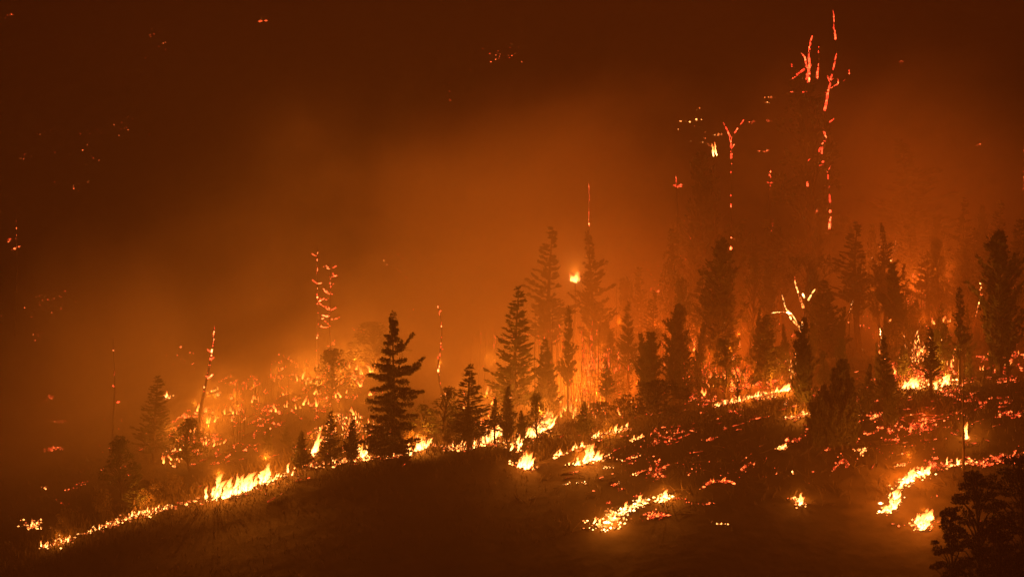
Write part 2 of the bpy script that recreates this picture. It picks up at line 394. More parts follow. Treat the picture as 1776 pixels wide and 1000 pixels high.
# hero pine: outline of its limbs taken from the photograph (height fraction, reach left, reach right in metres)
def hero_pine():
    base = cast(678, 792); y = base.y; s = y / FPX
    H = (500 - 542) * s - base.z
    rng = random.Random(7); tr = MB(); cr = MB()
    c = lambda t: Vector(((7 * t + 3 * math.sin(t * 5)) * s, 0, t * H))
    tr.tube([c(i / 14) for i in range(15)], [max(.05, .34 * (1 - i / 15)) for i in range(15)], 9)
    py = lambda p: (790 - p) / 248.0
    limbs = []   # t, dx px, rise px, clump size
    spec = [(560, -6, 8, .5), (566, 7, 8, .5), (575, -8, 6, .6), (580, 9, 8, .6), (588, -12, 6, .7), (592, 12, 4, .6), (598, -13, 3, .7), (602, 14, 3, .7),
            (612, -20, 4, .8), (615, 26, 20, .7), (614, 33, 34, .6), (625, -24, 2, .9), (628, 20, 4, .8), (636, -34, 3, .9), (638, -22, -3, 1.), (640, 26, 4, .9),
            (648, -42, -1, .9), (652, -26, -4, 1.0), (650, 40, 12, .8), (652, 62, 32, .75), (654, 50, 20, .8), (660, 24, -2, 1.), (664, -42, -12, .9), (668, -22, -6, 1.), (672, 30, -2, 1.),
            (682, 46, 3, .9), (684, 34, -3, 1.), (684, -30, -4, 1.), (690, -24, -8, 1.1), (696, 28, -5, 1.), (700, -44, 6, .9), (704, -36, -4, 1.1), (708, 22, -4, 1.1),
            (716, -46, -6, 1.0), (720, -26, -8, 1.1), (718, 36, -2, 1.1), (728, 30, -7, 1.1), (732, -42, -6, 1.1), (736, -52, -14, 1.0), (738, 40, -2, 1.0), (746, 26, -8, 1.2),
            (748, -44, -10, 1.2), (756, -56, -10, 1.1), (758, 42, -4, 1.2), (764, -34, -8, 1.2), (768, 34, -6, 1.2), (774, -46, -4, 1.1), (778, 38, -3, 1.1), (782, -20, -2, 1.1)]
    for p, dx, rise, cs in spec:
        limbs.append((py(p), dx * s, rng.uniform(-.35, .35) * abs(dx) * s, rise * s, cs))
        if rng.random() < .9:   # limbs toward and away from the viewer
            a = rng.uniform(-.5, .5) * abs(dx) * s
            limbs.append((py(p + rng.uniform(-4, 4)), a, rng.choice((-1, 1)) * abs(dx) * s * .85, rise * s * .7, cs))
    for t, dx, dy, rz, cs in limbs:
        if abs(dx) < 30 * s and rng.random() < .16: continue
        dx *= rng.uniform(.82, 1.1); cs *= rng.uniform(.7, 1.15)
        b = c(t); e = b + Vector((dx, dy, rz)); m_ = b.lerp(e, .5) + Vector((0, 0, -.12 * abs(dx) if rz < 0 else -.18 * rz))
        L = (e - b).length
        tr.tube([b, m_, e], [.10, .07, .025], 4, False)
        n_ = int(75 * L * cs) + 60
        for _ in range(n_):
            q = rng.uniform(.18, 1.03); p = (b.lerp(m_, q * 2) if q < .5 else m_.lerp(e, q * 2 - 1))
            cl = 0.45 + .55 * math.sin(q * 9 + t * 50)           # tufts along the limb
            rad = .62 * cs * (.35 + .65 * cl) * (1.0 if q < .9 else .7)
            off = rv(rng); off = off.normalized() * rng.random() ** .5
            p = p + Vector((off.x * rad, off.y * rad, off.z * rad * .8))
            blade(cr, p, off + Vector((.3 * (1 if dx > 0 else -1), 0, .55)), .42 * rng.uniform(.5, 1.1), .10, rng)
    for _ in range(260):
        t = rng.uniform(.80, 1.0); p = c(t) + rv(rng, .35 + (1 - t) * 2.2)
        blade(cr, p, rv(rng, .5) + Vector((0, 0, 1)), .4, .08, rng)
    T = thing("pine_tree", "large dark pine with ragged tiers and long upswept limbs on its right side", "tree", base)
    link("trunk", tr.mesh("trunk", M_bark), T); link("crown", cr.mesh("crown", M_needle), T)
hero_pine()

TREES = [
 # kind, px, top, w, label, Y or base py
 ('cone', 523, 748, 34, "small pointed conifer just right of the widest flames on the fire line", dict(by=817)),
 ('spruce', 574, 712, 44, "slender spruce left of the large ragged pine, a flame at its left", dict(by=806)),
 ('cone', 610, 728, 34, "small conifer close against the left side of the large ragged pine", dict(by=800)),
 ('cone', 466, 742, 22, "faint small conifer in glowing smoke, left one of a pair", dict(Y=366)),
 ('cone', 497, 740, 20, "faint small conifer in glowing smoke, right one of a pair", dict(Y=368)),
 ('spruce', 268, 650, 80, "tall smoke-veiled conifer on dark slope at the left", dict(Y=384)),
 ('lumpy', 210, 760, 70, "smoke-veiled leafy tree behind the low flames at far left", dict(Y=366)),
 ('spruce', 232, 800, 46, "small conifer lit yellow green by the low flames at left", dict(Y=356)),
 ('lumpy', 328, 728, 60, "leafy tree in smoke left of the brightest flames", dict(Y=372)),
 ('lumpy', 648, 560, 96, "faint rounded tree in smoke behind the large ragged pine", dict(Y=403)),
 ('lumpy', 572, 606, 84, "faint leafy tree under the two dotted burning snags", dict(Y=389)),
 ('spruce', 816, 632, 84, "bushy spruce left of the open pointed spruce", dict(by=776)),
 ('lumpy', 772, 672, 78, "leafy tree between the large pine and the bushy spruce", dict(Y=357)),
 ('lumpy', 738, 702, 60, "low leafy tree just right of the large ragged pine", dict(Y=358)),
 ('slim', 812, 704, 30, "slim small conifer at the foot of the bushy spruce", dict(by=779)),
 ('spruce', 893, 494, 98, "tall open spruce with pointed top behind the leaning flame", dict(Y=372)),
 ('cone', 879, 670, 36, "small dark conifer at the foot of the tall open spruce", dict(by=765)),
 ('slim', 858, 688, 24, "thin sapling conifer left of the tall open spruce's foot", dict(by=770)),
 ('lumpy', 932, 684, 48, "small ragged tree touching the large leaning flame", dict(Y=354)),
 ('cone', 906, 712, 24, "tiny conifer between the flames under the tall open spruce", dict(by=772)),
 ('cone', 1014, 696, 30, "small lone conifer on open ground right of the leaning flame", dict(by=758)),
 ('tall', 960, 396, 88, "tall smoke-veiled conifer left of the flame burning high up", dict(Y=404)),
 ('tall', 1028, 398, 74, "tall smoke-veiled conifer right of the flame burning high up", dict(Y=409)),
 ('slim', 985, 528, 32, "dark slim conifer below the flame that burns high in the trees", dict(Y=388)),
 ('tall', 1090, 522, 40, "slender smoke-veiled conifer standing alone above red brush", dict(Y=393)),
 ('cypress', 1130, 577, 66, "rounded dense conifer, left of two tall dark neighbours", dict(Y=377)),
 ('cypress', 1176, 528, 66, "pointed dense conifer right beside the rounded dense one", dict(Y=382)),
 ('bush', 1142, 668, 86, "broad dark bush at the foot of the rounded dense conifer", dict(by=742)),
 ('cypress', 1246, 417, 92, "tallest dark conifer right of centre with knobbly outline", dict(Y=385)),
 ('lumpy', 1214, 618, 44, "small clumpy tree left below the tallest dark conifer", dict(Y=374)),
 ('lumpy', 1258, 590, 56, "clumpy open tree in front of the tallest dark conifer", dict(by=690)),
 ('cone', 1326, 546, 62, "dark cone-shaped conifer above the long thin fire line", dict(by=668)),
 ('lumpy', 1352, 600, 50, "small leafy tree just right of the cone-shaped conifer", dict(Y=374)),
 ('cypress', 1397, 552, 50, "narrow tall conifer beneath the bare tree with burning limbs", dict(by=712)),
 ('cone', 1436, 488, 76, "smoke-veiled pointed conifer right of the bare tree with burning limbs", dict(Y=389)),
 ('cone', 1342, 408, 118, "wide faint conifer deep in smoke, behind the cone-shaped one", dict(Y=450)),
 ('tall', 1490, 386, 76, "tall faint conifer with steep pointed top over thin bare trunks", dict(Y=403)),
 ('tall', 1534, 384, 46, "tall conifer with small fires in its crown", dict(Y=402)),
 ('cypress', 1549, 458, 60, "dense smoke-veiled conifer below the crown with small fires", dict(Y=388)),
 ('tall', 1610, 436, 60, "faint conifer above the broad ember field at right", dict(Y=411)),
 ('cone', 1668, 430, 66, "faint broad conifer left behind the tall knobbly-topped conifer", dict(Y=416)),
 ('tall', 1694, 398, 56, "faint tall conifer touching the tall knobbly-topped conifer", dict(Y=414)),
 ('cypress', 1733, 403, 104, "tall dark conifer with knobbly top near the right edge", dict(Y=368)),
 ('cone', 1778, 384, 90, "smoke-veiled conifer cut by the right edge of the picture", dict(Y=400)),
 ('slim', 1664, 496, 34, "narrow columnar conifer on a long bare trunk at right", dict(Y=362)),
 ('slim', 1640, 560, 30, "thin conifer left of the narrow columnar one", dict(Y=372)),
 ('slim', 1615, 566, 40, "small-crowned thin tree standing before the brightest ember field", dict(by=690)),
 ('slim', 1534, 580, 34, "thin tree with a bright burning tip", dict(by=735)),
 ('cone', 1567, 598, 28, "small conifer right of the thin tree with burning tip", dict(Y=372)),
 ('cone', 1500, 630, 28, "small leaning conifer right of the broad black conifer", dict(by=722, pxt=1508)),
 ('cypress', 1548, 650, 42, "short dense conifer standing amid embers right of centre", dict(by=742)),
 ('lumpy', 1706, 640, 60, "clumpy tree below the tall knobbly-topped conifer", dict(Y=364)),
 ('tall', 1578, 240, 150, "very faint huge tree high on the smoky slope at upper right", dict(Y=436)),
 ('cypress', 1222, 268, 110, "very faint tree high in smoke below small branch fires", dict(Y=440)),
 ('lumpy', 1402, 138, 150, "very faint broad tree beneath the red branches burning high up", dict(Y=442)),
 ('spruce', 1180, 610, 40, "thin conifer in front of the pointed dense one", dict(Y=372)),
 ('lumpy', 1440, 640, 46, "leafy small tree left behind the broad black conifer", dict(Y=372)),
 ('spruce', 1060, 575, 60, "smoke-veiled conifer behind the red burning brush", dict(Y=397)),
 ('cone', 950, 590, 54, "smoke-veiled conifer above the large leaning flame", dict(Y=380)),
 ('cone', 1590, 520, 50, "smoke-veiled conifer above the broad ember field, left part", dict(Y=395)),
]
for kind, px, top, w, label, kw in TREES: plant(kind, px, top, w * (1.35 if kind in ('cypress', 'cone') else 1.18), label, **kw)

# the rest of the stand on the right, thickening between the named trees
MARKS = [(1014, "the small lone conifer"), (1090, "the slender tree above red brush"), (1150, "the rounded dense conifer"), (1200, "the pointed dense conifer"), (1246, "the tallest dark conifer"), (1290, "the long thin fire line"),
         (1326, "the dark cone-shaped conifer"), (1397, "the narrow conifer under burning limbs"), (1445, "the broad black conifer"), (1500, "the small leaning conifer"), (1549, "the crown with small fires"),
         (1600, "the bright ember field"), (1650, "the narrow columnar conifer"), (1690, "the leaning bright snag"), (1733, "the tall knobbly-topped conifer"), (1776, "the picture's right edge")]
def fill():
    rng = random.Random(2024)
    for a, b in zip(MARKS[:-1], MARKS[1:]):
        for word, Y0, hs in (("short front", 364, (4, 8)), ("middling", 380, (8, 12)), ("smoke-dimmed rear", 402, (12, 17)), ("faint rearmost", 420, (16, 23))):
            if a[0] < 1240 and Y0 < 370: continue
            px = rng.uniform(a[0] + 6, b[0] - 6); Y_ = Y0 + rng.uniform(-4, 6); g = at(px, Y_); H = rng.uniform(*hs)
            kind = rng.choice(("cone", "cypress", "spruce", "tall", "lumpy")) if Y0 > 370 else rng.choice(("cone", "lumpy", "slim"))
            top = 500 - (g.z + H) * FPX / Y_
            kw = {"cone": "pointed conifer", "cypress": "dense conifer", "spruce": "open spruce", "tall": "long-trunked conifer", "lumpy": "ragged tree", "slim": "thin conifer"}[kind]
            plant(kind, px, top, H * rng.uniform(.26, .42) * FPX / Y_, f"{word} {kw} between {a[1]} and {b[1]}", Y=Y_, pxt=px + rng.gauss(0, 9), group="dark trees standing in the burning stand at right")
fill()

# broad black conifer made of several leaders grown together
def black_clump():
    base = cast(1445, 778); s = base.y / FPX
    T = thing("conifer_tree", "broad black conifer with several pointed tops, darkest shape right of centre", "tree", base - Vector((0, 0, .1)))
    tr = MB(); 
    for k, (dx, top, w) in enumerate([(-30, 704, 36), (-16, 668, 44), (2, 640, 46), (14, 622, 44), (24, 626, 40), (34, 660, 30), (0, 690, 74), (-12, 710, 70)]):
        H = (500 - top) * s - base.z
        a, b, H0, W0 = conifer(300 + k, H, w * 1.5 * s, .03, 'cone', .75, .5, 3.2, .3, 10, .03, .5)
        off = Vector((dx * s, (k % 3 - 1) * .8, 0))
        link("trunk", a, T, off); link("crown", b, T, off)
black_clump()

# ------------------------------------------------------------------ near leafy trees in the lower right corner
def near_tree(px, top, w, Y, seed, label, nb=60):
    b = at(px, Y); H = (500 - top) / FPX * Y - b.z; W = w / FPX * Y
    tr, cr, _, _ = lumpy(seed, H, W, .22, nb, .30, 330, M_leaf, .55, .72)
    T = thing("leafy_tree", label, "tree", b - Vector((0, 0, .1)), (1, 1, 1), (0, 0, seed)); link("trunk", tr, T); link("crown", cr, T)
near_tree(1762, 796, 150, 292, 801, "near black leafy tree, taller one in the lower right corner", 70)
near_tree(1696, 824, 130, 288, 802, "near black leafy tree, second in the lower right corner", 64)
near_tree(1656, 888, 84, 284, 803, "shorter near leafy tree at the left end of the corner group", 40)
near_tree(1736, 900, 130, 280, 804, "low near leafy tree in front of the corner group", 60)

# ------------------------------------------------------------------ bushes
BUSH = [(702, 742, 34, 'bush', "small bush between the large pine and the flames to its right", 356), (722, 748, 40, 'shrub', "dry bush behind the short flames right of the large pine", 356),
 (790, 735, 44, 'bush', "bush burning at its foot beneath the bushy spruce", 354), (842, 735, 38, 'shrub', "dry bush between the bushy spruce and tall open spruce", 355),
 (986, 728, 50, 'shrub', "dry bush between the leaning flame and lone conifer", 356), (560, 782, 30, 'bush', "small bush left of the slender spruce", 356),
 (592, 775, 34, 'shrub', "dry bush between the slender spruce and its right neighbour", 356), (640, 760, 40, 'bush', "bush pressed against the large pine's left foot", 355),
 (180, 850, 46, 'shrub', "dry bush behind the small flames at far left", 356), (262, 835, 50, 'bush', "round bush right of the yellow green conifer at left", 357),
 (300, 820, 40, 'shrub', "dry bush lit from below, left of the brightest flames", 358), (120, 880, 44, 'shrub', "dry bush at the lower left end of the fire line", 357),
 (1085, 690, 60, 'shrub', "dry bush in glowing smoke between lone conifer and broad dark bush", 366), (1040, 700, 50, 'bush', "bush in glowing smoke right of the lone conifer", 368),
 (1300, 640, 34, 'bush', "bush left of the cone-shaped conifer's foot", 378), (1230, 655, 34, 'shrub', "dry bush left of the clumpy open tree", 374),
 (1350, 690, 30, 'shrub', "scorched bush on dark ground below the long thin fire line", 356), (1500, 690, 36, 'bush', "bush behind the small leaning conifer", 366),
 (1700, 742, 90, 'bush', "low dark spreading bush right of the bare trunk with a burning foot", 352), (1640, 775, 50, 'shrub', "low scorched bush left of the bare trunk with a burning foot", 350),
 (1575, 700, 40, 'shrub', "scorched bush under the brightest ember field", 358), (1752, 700, 44, 'bush', "dark bush by the red embers at the right edge", 358)]
for px, top, w, k, lab, Y_ in BUSH: plant(k, px, top, w, lab, Y=Y_, hmin=.8)

# ------------------------------------------------------------------ burnt trunks, and snags that still glow
def curve_pts(p0, p1, n, wob, rng):
    pts = []
    a = rng.uniform(0, 6); 
    for i in range(n + 1):
        t = i / n; p = p0.lerp(p1, t)
        pts.append(p + Vector((math.sin(t * 7 + a) * wob, math.cos(t * 5 + a) * wob, 0)) * min(1, t * 3))
    return pts
def glow_along(mb, pts, rads, rng, frac, lo=0, hi=1, fat=1.35, seg=.5):
    """short glowing crusts wrapped round a limb"""
    total = sum((pts[i + 1] - pts[i]).length for i in range(len(pts) - 1)); d = total * lo
    def pos(d_):
        for i in range(len(pts) - 1):
            L = (pts[i + 1] - pts[i]).length
            if d_ <= L or i == len(pts) - 2:
                q = min(1, d_ / max(L, 1e-6)); return pts[i].lerp(pts[i + 1], q), rads[i] * (1 - q) + rads[i + 1] * q
            d_ -= L
    while d < total * hi:
        L = rng.uniform(.3, 1.8) * seg
        if rng.random() < frac:
            a, ra = pos(d); b, rb = pos(min(total * hi, d + L)); m_ = a.lerp(b, .5) + rv(rng, .04)
            k = rng.uniform(.7, 1.15) * fat
            mb.tube([a, m_, b], [ra * k * .8, (ra + rb) / 2 * k, rb * k * .75], 5)
        d += L * rng.uniform(.7, 1.05)
def snag(label, px, py0, pxt, pyt, Y_, mat=M_eo, frac=.8, limbs=0, spread=.2, lo=.0, r=.14, seed=0, down=True, wob=.15, limb_from=.3, name="burning_snag", droop=0, group=None, fat=1.35):
    """py0: where the glow starts; the trunk goes on down to the ground"""
    rng = random.Random(seed + int(px)); 
    top = pt(pxt, pyt, Y_); g = at(px, Y_); 
    if not down: g = pt(px, py0, Y_)
    H = top.z - g.z
    T = thing(name, label, "dead tree" if down else "branch", g, group=group)
    pts = [p - g for p in curve_pts(g, top, 14, wob, rng)]
    rads = [max(.05, r * (1.5 - 1.1 * i / 14)) for i in range(15)]
    w = MB(); e = MB(); w.tube(pts, rads, 6)
    zs = (500 - py0) / FPX * Y_ - g.z
    glow_along(e, pts, rads, rng, frac, max(0, min(.98, zs / H)), 1, fat * .72)
    for i in range(limbs):
        t = limb_from + (1 - limb_from) * (i + rng.random()) / limbs
        k = min(13, int(t * 14)); b = pts[k]
        a = rng.uniform(0, 6.28); L = H * spread * (1.15 - t * .7) * rng.uniform(.5, 1)
        if i % 2: a = rng.choice((0, math.pi)) + rng.uniform(-.5, .5)
        q = b + Vector((math.cos(a) * L, math.sin(a) * L, L * (rng.uniform(.1, .8) - droop)))
        m_ = b.lerp(q, .5) + rv(rng, .12 * L)
        w.tube([b, m_, q], [rads[k] * .6, rads[k] * .4, .02], 4)
        if (b.z > zs - .5 or rng.random() < .4): glow_along(e, [b, m_, q], [rads[k] * .6, rads[k] * .45, .05], rng, frac * .8, .1, 1, fat * 1.2, .35)
        if L > 1:
            q2 = m_ + rv(rng, .35 * L) + Vector((0, 0, .25 * L)); w.tube([m_, q2], [.05, .02], 3)
            if rng.random() < frac * .7: glow_along(e, [m_, q2], [.07, .05], rng, .7, 0, 1, 1.5, .3)
    link("trunk", w.mesh("trunk", M_bark), T)
    if e.f: link("glowing_char", e.mesh("glowing_char", mat), T, kind="stuff")
    return T
snag("leaning burning snag, bright orange line above the left ember slope", 340, 690, 372, 566, 384, M_hot, 1.0, 5, .10, r=.2, limb_from=.5)
snag("short red-dotted snag on the dark slope at far left", 196, 668, 198, 586, 400, M_hot, .4, 3, .08, r=.15)
snag("tall straight snag dotted with embers, left one of two close together", 550, 610, 551, 428, 408, M_hot, .75, 6, .10, r=.13, wob=.05)
snag("ember-dotted snag with short glowing limbs, right one of two close together", 574, 640, 572, 452, 404, M_hot, .5, 22, .14, r=.12, limb_from=.45, fat=1.2)
snag("thin wavy burning snag right of the large ragged pine", 770, 668, 758, 528, 394, M_hot, .7, 3, .06, r=.13, wob=.5)
snag("straight bright red burning pole rising above the smoke-veiled conifers", 1021, 402, 1022, 311, 440, M_hot, 1.0, 0, r=.17, wob=.04, fat=1.4)
def drawn_snag(label, Y_, px, lines, r=.18, mat=None, seed=1):
    """a dead tree whose limbs follow given lines; g = share of each limb that glows"""
    rng = random.Random(seed); g = at(px, Y_); T = thing("burning_snag", label, "dead tree", g); w = MB(); e = MB()
    for L, k, gl in lines:
        pts = []
        for i, (a, b) in enumerate(L):
            p = (pt(a, b, Y_) if b is not None else at(a, Y_)) - g + Vector((0, rng.uniform(-.8, .8) if i else 0, 0)); pts.append(p)
        P2 = []
        for i in range(len(pts) - 1):
            n_ = max(2, int((pts[i + 1] - pts[i]).length / .9))
            P2 += [pts[i].lerp(pts[i + 1], q / n_) + rv(rng, .09) for q in range(n_)]
        P2.append(pts[-1]); rr = [r * .68 * k * (1.25 - .7 * i / len(P2)) for i in range(len(P2))]
        w.tube(P2, rr, 5)
        if gl: glow_along(e, P2, rr, rng, min(1, gl * 1.08), 0, 1, 1.3, .55)
        for _ in range(int(len(P2) * .35)):
            b = rng.choice(P2); d = rv(rng, 1.3) + Vector((0, 0, .4)); w.tube([b, b + d], [.05, .015], 3, False)
            if gl and rng.random() < gl * .6: glow_along(e, [b, b + d * .6], [.07, .04], rng, .8, 0, 1, 1.4, .35)
    link("trunk", w.mesh("trunk", M_bark), T); link("glowing_char", e.mesh("glowing_char", mat or M_far), T, kind="stuff")
drawn_snag("tallest burning snag, long broken red line at upper right", 434, 1440,
  [([(1440, None), (1438, 440), (1439, 400)], 1.6, 0), ([(1439, 400), (1440, 345), (1436, 296)], 1.3, .42), ([(1436, 296), (1428, 285)], 1.2, 0), ([(1417, 280), (1420, 262), (1434, 240), (1428, 228)], 1.4, .7),
   ([(1428, 285), (1426, 262), (1432, 235), (1428, 222)], 1.2, .55), ([(1430, 222), (1432, 190)], 1.1, .1), ([(1430, 192), (1436, 168), (1440, 140), (1446, 118), (1450, 96)], 1.25, .93), ([(1450, 96), (1449, 70)], .8, .1),
   ([(1449, 70), (1447, 42), (1446, 26)], 1.1, .8), ([(1438, 152), (1455, 146), (1452, 138)], .9, .9), ([(1440, 142), (1434, 132)], .8, .9), ([(1438, 212), (1446, 206)], .8, .9), ([(1450, 150), (1466, 138), (1474, 128)], .6, .3)], .17, None, 4)
drawn_snag("dead tree with red burning limbs left of the tallest burning snag", 435, 1402,
  [([(1402, None), (1400, 300), (1402, 145)], 1.6, 0.02), ([(1402, 142), (1404, 118), (1402, 92), (1409, 62)], 1.3, .85), ([(1400, 118), (1394, 98), (1390, 92)], 1.0, .95), ([(1398, 118), (1386, 128), (1372, 138)], 1.2, .97),
   ([(1400, 142), (1402, 125), (1406, 112)], 1.5, .9), ([(1417, 136), (1419, 116)], 1.3, .8), ([(1402, 145), (1417, 136)], .9, .2), ([(1419, 116), (1420, 78)], .6, .35), ([(1400, 160), (1366, 160), (1358, 164)], .8, .25), ([(1372, 112), (1374, 118)], .8, .5)], .18, None, 5)
drawn_snag("forked burning dead tree with a small flame at its left", 432, 1269,
  [([(1269, None), (1268, 340), (1269, 282)], 1.4, .12), ([(1269, 282), (1268, 258)], 1.3, .85), ([(1268, 256), (1267, 240), (1262, 226), (1255, 212)], 1.1, .85), ([(1267, 240), (1278, 226), (1290, 208)], .9, .6), ([(1262, 226), (1258, 205)], .5, .1)], .16, None, 6)
snag("dead tree tip with a few orange branch fires, left of the forked one", 1180, 322, 1172, 304, 432, M_far, .9, 5, .08, r=.2, limb_from=.92, fat=1.5)
snag("snag with a short red glow, mid height under the tallest burning snag", 1332, 330, 1336, 292, 456, M_far, .7, 5, .08, r=.22, limb_from=.85, fat=1.5)
snag("snag glowing red above the wide faint conifer", 1338, 416, 1341, 380, 455, M_far, 1, 3, .05, r=.2, limb_from=.8, fat=1.5)
snag("faint red-lined snag at the far left edge, high on dark slope", 26, 430, 30, 370, 470, M_er, .55, 3, .06, r=.14, limb_from=.7)
snag("leaning snag burning brightly left of the tall knobbly-topped conifer", 1682, 552, 1703, 484, 388, M_eo, .95, 4, .08, r=.17, limb_from=.7)
snag("red-dotted straight snag behind the broad ember field", 1583, 520, 1582, 445, 420, M_er, .7, 7, .10, r=.15, limb_from=.7)
snag("snag with glowing crooked limbs beside the crown with small fires", 1546, 470, 1552, 410, 422, M_eo, .4, 12, .14, r=.12, limb_from=.7)
snag("thin leaning smoke-veiled snag near the upper right conifers", 1598, 430, 1668, 372, 455, M_er, .03, 9, .15, r=.2, limb_from=.5)
snag("red burning snag at the right edge of the picture, upper part", 1774, 330, 1775, 250, 450, M_er, .8, 3, .06, r=.2)
snag("dead tree with bright glowing top beside the thin tree with burning tip", 1546, 600, 1524, 568, 358, M_ew, 1, 2, .05, r=.12, limb_from=.85)
snag("stub with an orange burning tip over the brightest ember field", 1622, 600, 1604, 558, 392, M_eo, .8, 4, .08, r=.13, limb_from=.8)
snag("curved burning snag right of the smoke-veiled pointed conifer", 1452, 545, 1478, 522, 400, M_ew, .9, 2, .06, r=.15, limb_from=.85)
for k, (px, y0, y1, Y_) in enumerate([(858, 62, 38, 600), (955, 112, 92, 590), (905, 204, 188, 570), (767, 228, 214, 565), (757, 146, 132, 585)]):
    snag(["two-spark dead tree high up, uppermost glow left of centre", "small curved glowing snag high up, right of the two-spark one",
          "small glowing stub high on dark slope, nearest the centre", "small glowing stub high up, lowest and farthest left of five",
          "dim red stub high on the dark slope above the lowest stub"][k], px, y0, px + 1, y1, Y_, M_far, .9 if k != 4 else .4, 3, .06, r=.3, limb_from=.8)

# bare tree whose limbs burn
def burning_bare_tree():
    Y_ = 396; g = at(1397, Y_); s = Y_ / FPX; rng = random.Random(5)
    T = thing("bare_tree", "bare spreading tree with bright burning limbs and dark twiggy top", "dead tree", g)
    w = MB(); e = MB(); e2 = MB()
    q = lambda px, py, dy=0: pt(px, py, Y_) - g + Vector((0, dy, 0))
    w.tube([Vector((0, 0, -.2)), q(1397, 600), q(1397, 540), q(1398, 500), q(1402, 470), q(1412, 448)], [.3, .26, .24, .2, .13, .04], 7)
    limbs = [([(1397, 535), (1404, 515), (1417, 498)], .14, 2), ([(1397, 545), (1386, 515), (1380, 492), (1377, 474)], .16, 1), ([(1397, 520), (1388, 500), (1380, 498)], .12, 2),
             ([(1395, 575), (1374, 555), (1362, 530), (1358, 512)], .12, 2), ([(1374, 556), (1372, 542), (1350, 540), (1340, 543)], .09, 2), ([(1393, 585), (1382, 560), (1374, 545), (1366, 538)], .09, 2),
             ([(1402, 480), (1420, 462), (1430, 455)], .08, 0), ([(1400, 488), (1384, 468), (1366, 478)], .08, 0), ([(1384, 468), (1378, 458)], .05, 0), ([(1402, 470), (1394, 458)], .05, 0),
             ([(1417, 498), (1432, 478), (1446, 470), (1456, 462)], .08, 0), ([(1396, 590), (1390, 568), (1392, 552)], .1, 2)]
    tw = MB()
    for L, r, gl in limbs:
        pts = [q(a, b, rng.uniform(-1.2, 1.2) if i else 0) for i, (a, b) in enumerate(L)]
        rr = [r * (1 - .55 * i / (len(pts) - 1)) for i in range(len(pts))]
        w.tube(pts, rr, 5)
        if gl: glow_along(e if gl == 2 else e2, pts, rr, rng, .85, .15, 1, 1.5, .6)
        for _ in range(26 if not gl else 8):
            i = rng.randrange(1, len(pts)); b = pts[i]
            d = rv(rng, 1.2) + Vector((0, 0, .7)); w.tube([b, b + d * .5 + rv(rng, .2), b + d], [.035, .025, .012], 3, False)
            for _ in range(7 if not gl else 0): blade(tw, b + d * rng.uniform(.5, 1.1) + rv(rng, .25), rv(rng), .3, .07, rng)
    link("trunk", w.mesh("trunk", M_bark), T); link("glowing_char", e.mesh("glowing_char", M_ew), T, kind="stuff"); link("glowing_char", e2.mesh("glowing_char", M_eo), T, kind="stuff")
    link("foliage", tw.mesh("foliage", M_needle), T, kind="stuff")
burning_bare_tree()

# bare trunk with a burning foot
def bare_trunk(label, px, base_py, top, Y_=None, group=None, limbs=8, r=.12, lean=0):
    g = at(px, Y_) if Y_ else cast(px, base_py); rng = random.Random(int(px * 3))
    tp = pt(px + lean, top, g.y) - g; w = MB()
    pts = curve_pts(Vector((0, 0, -.1)), tp, 9, .12, rng); rads = [max(.03, r * (1.2 - i / 9)) for i in range(10)]
    w.tube(pts, rads, 5)
    for i in range(limbs):
        k = rng.randrange(3, 9); d = rv(rng, 1); d.z = abs(d.z) * .4; d = d.normalized() * rng.uniform(.3, 1.3)
        w.tube([pts[k], pts[k] + d], [.04, .012], 3, False)
    return link("dead_tree", w.mesh("dead_tree", M_bark), None, g, label=label, category="dead tree", group=group)
bare_trunk("bare black trunk with a bright flame on its side, below the narrow columnar conifer", 1671, 812, 612, r=.2, limbs=16)
rg = random.Random(99)
for lab, grp, x0, x1, n_, y0, y1, t0, t1 in [
    ("thin bare trunk in the smoky stand left of the tallest dark conifer", "thin bare trunks left of the tallest dark conifer", 1062, 1205, 12, 405, 440, 470, 530),
    ("thin bare trunk in the smoky stand around the wide faint conifer", "thin bare trunks around the wide faint conifer", 1285, 1380, 9, 430, 465, 425, 500),
    ("thin bare trunk in the stand under the tall faint conifers at right", "thin bare trunks under the tall faint conifers at right", 1465, 1645, 18, 395, 440, 420, 520),
    ("thin bare trunk in the red-lit stand above the leaning flame", "thin bare trunks above the leaning flame", 925, 1060, 10, 385, 425, 500, 600)]:
    for i in range(n_):
        px = x0 + (x1 - x0) * (i + rg.random()) / n_
        bare_trunk(lab, px, 0, rg.uniform(t0, t1), rg.uniform(y0, y1), grp, 7, rg.uniform(.07, .14), rg.uniform(-5, 5))

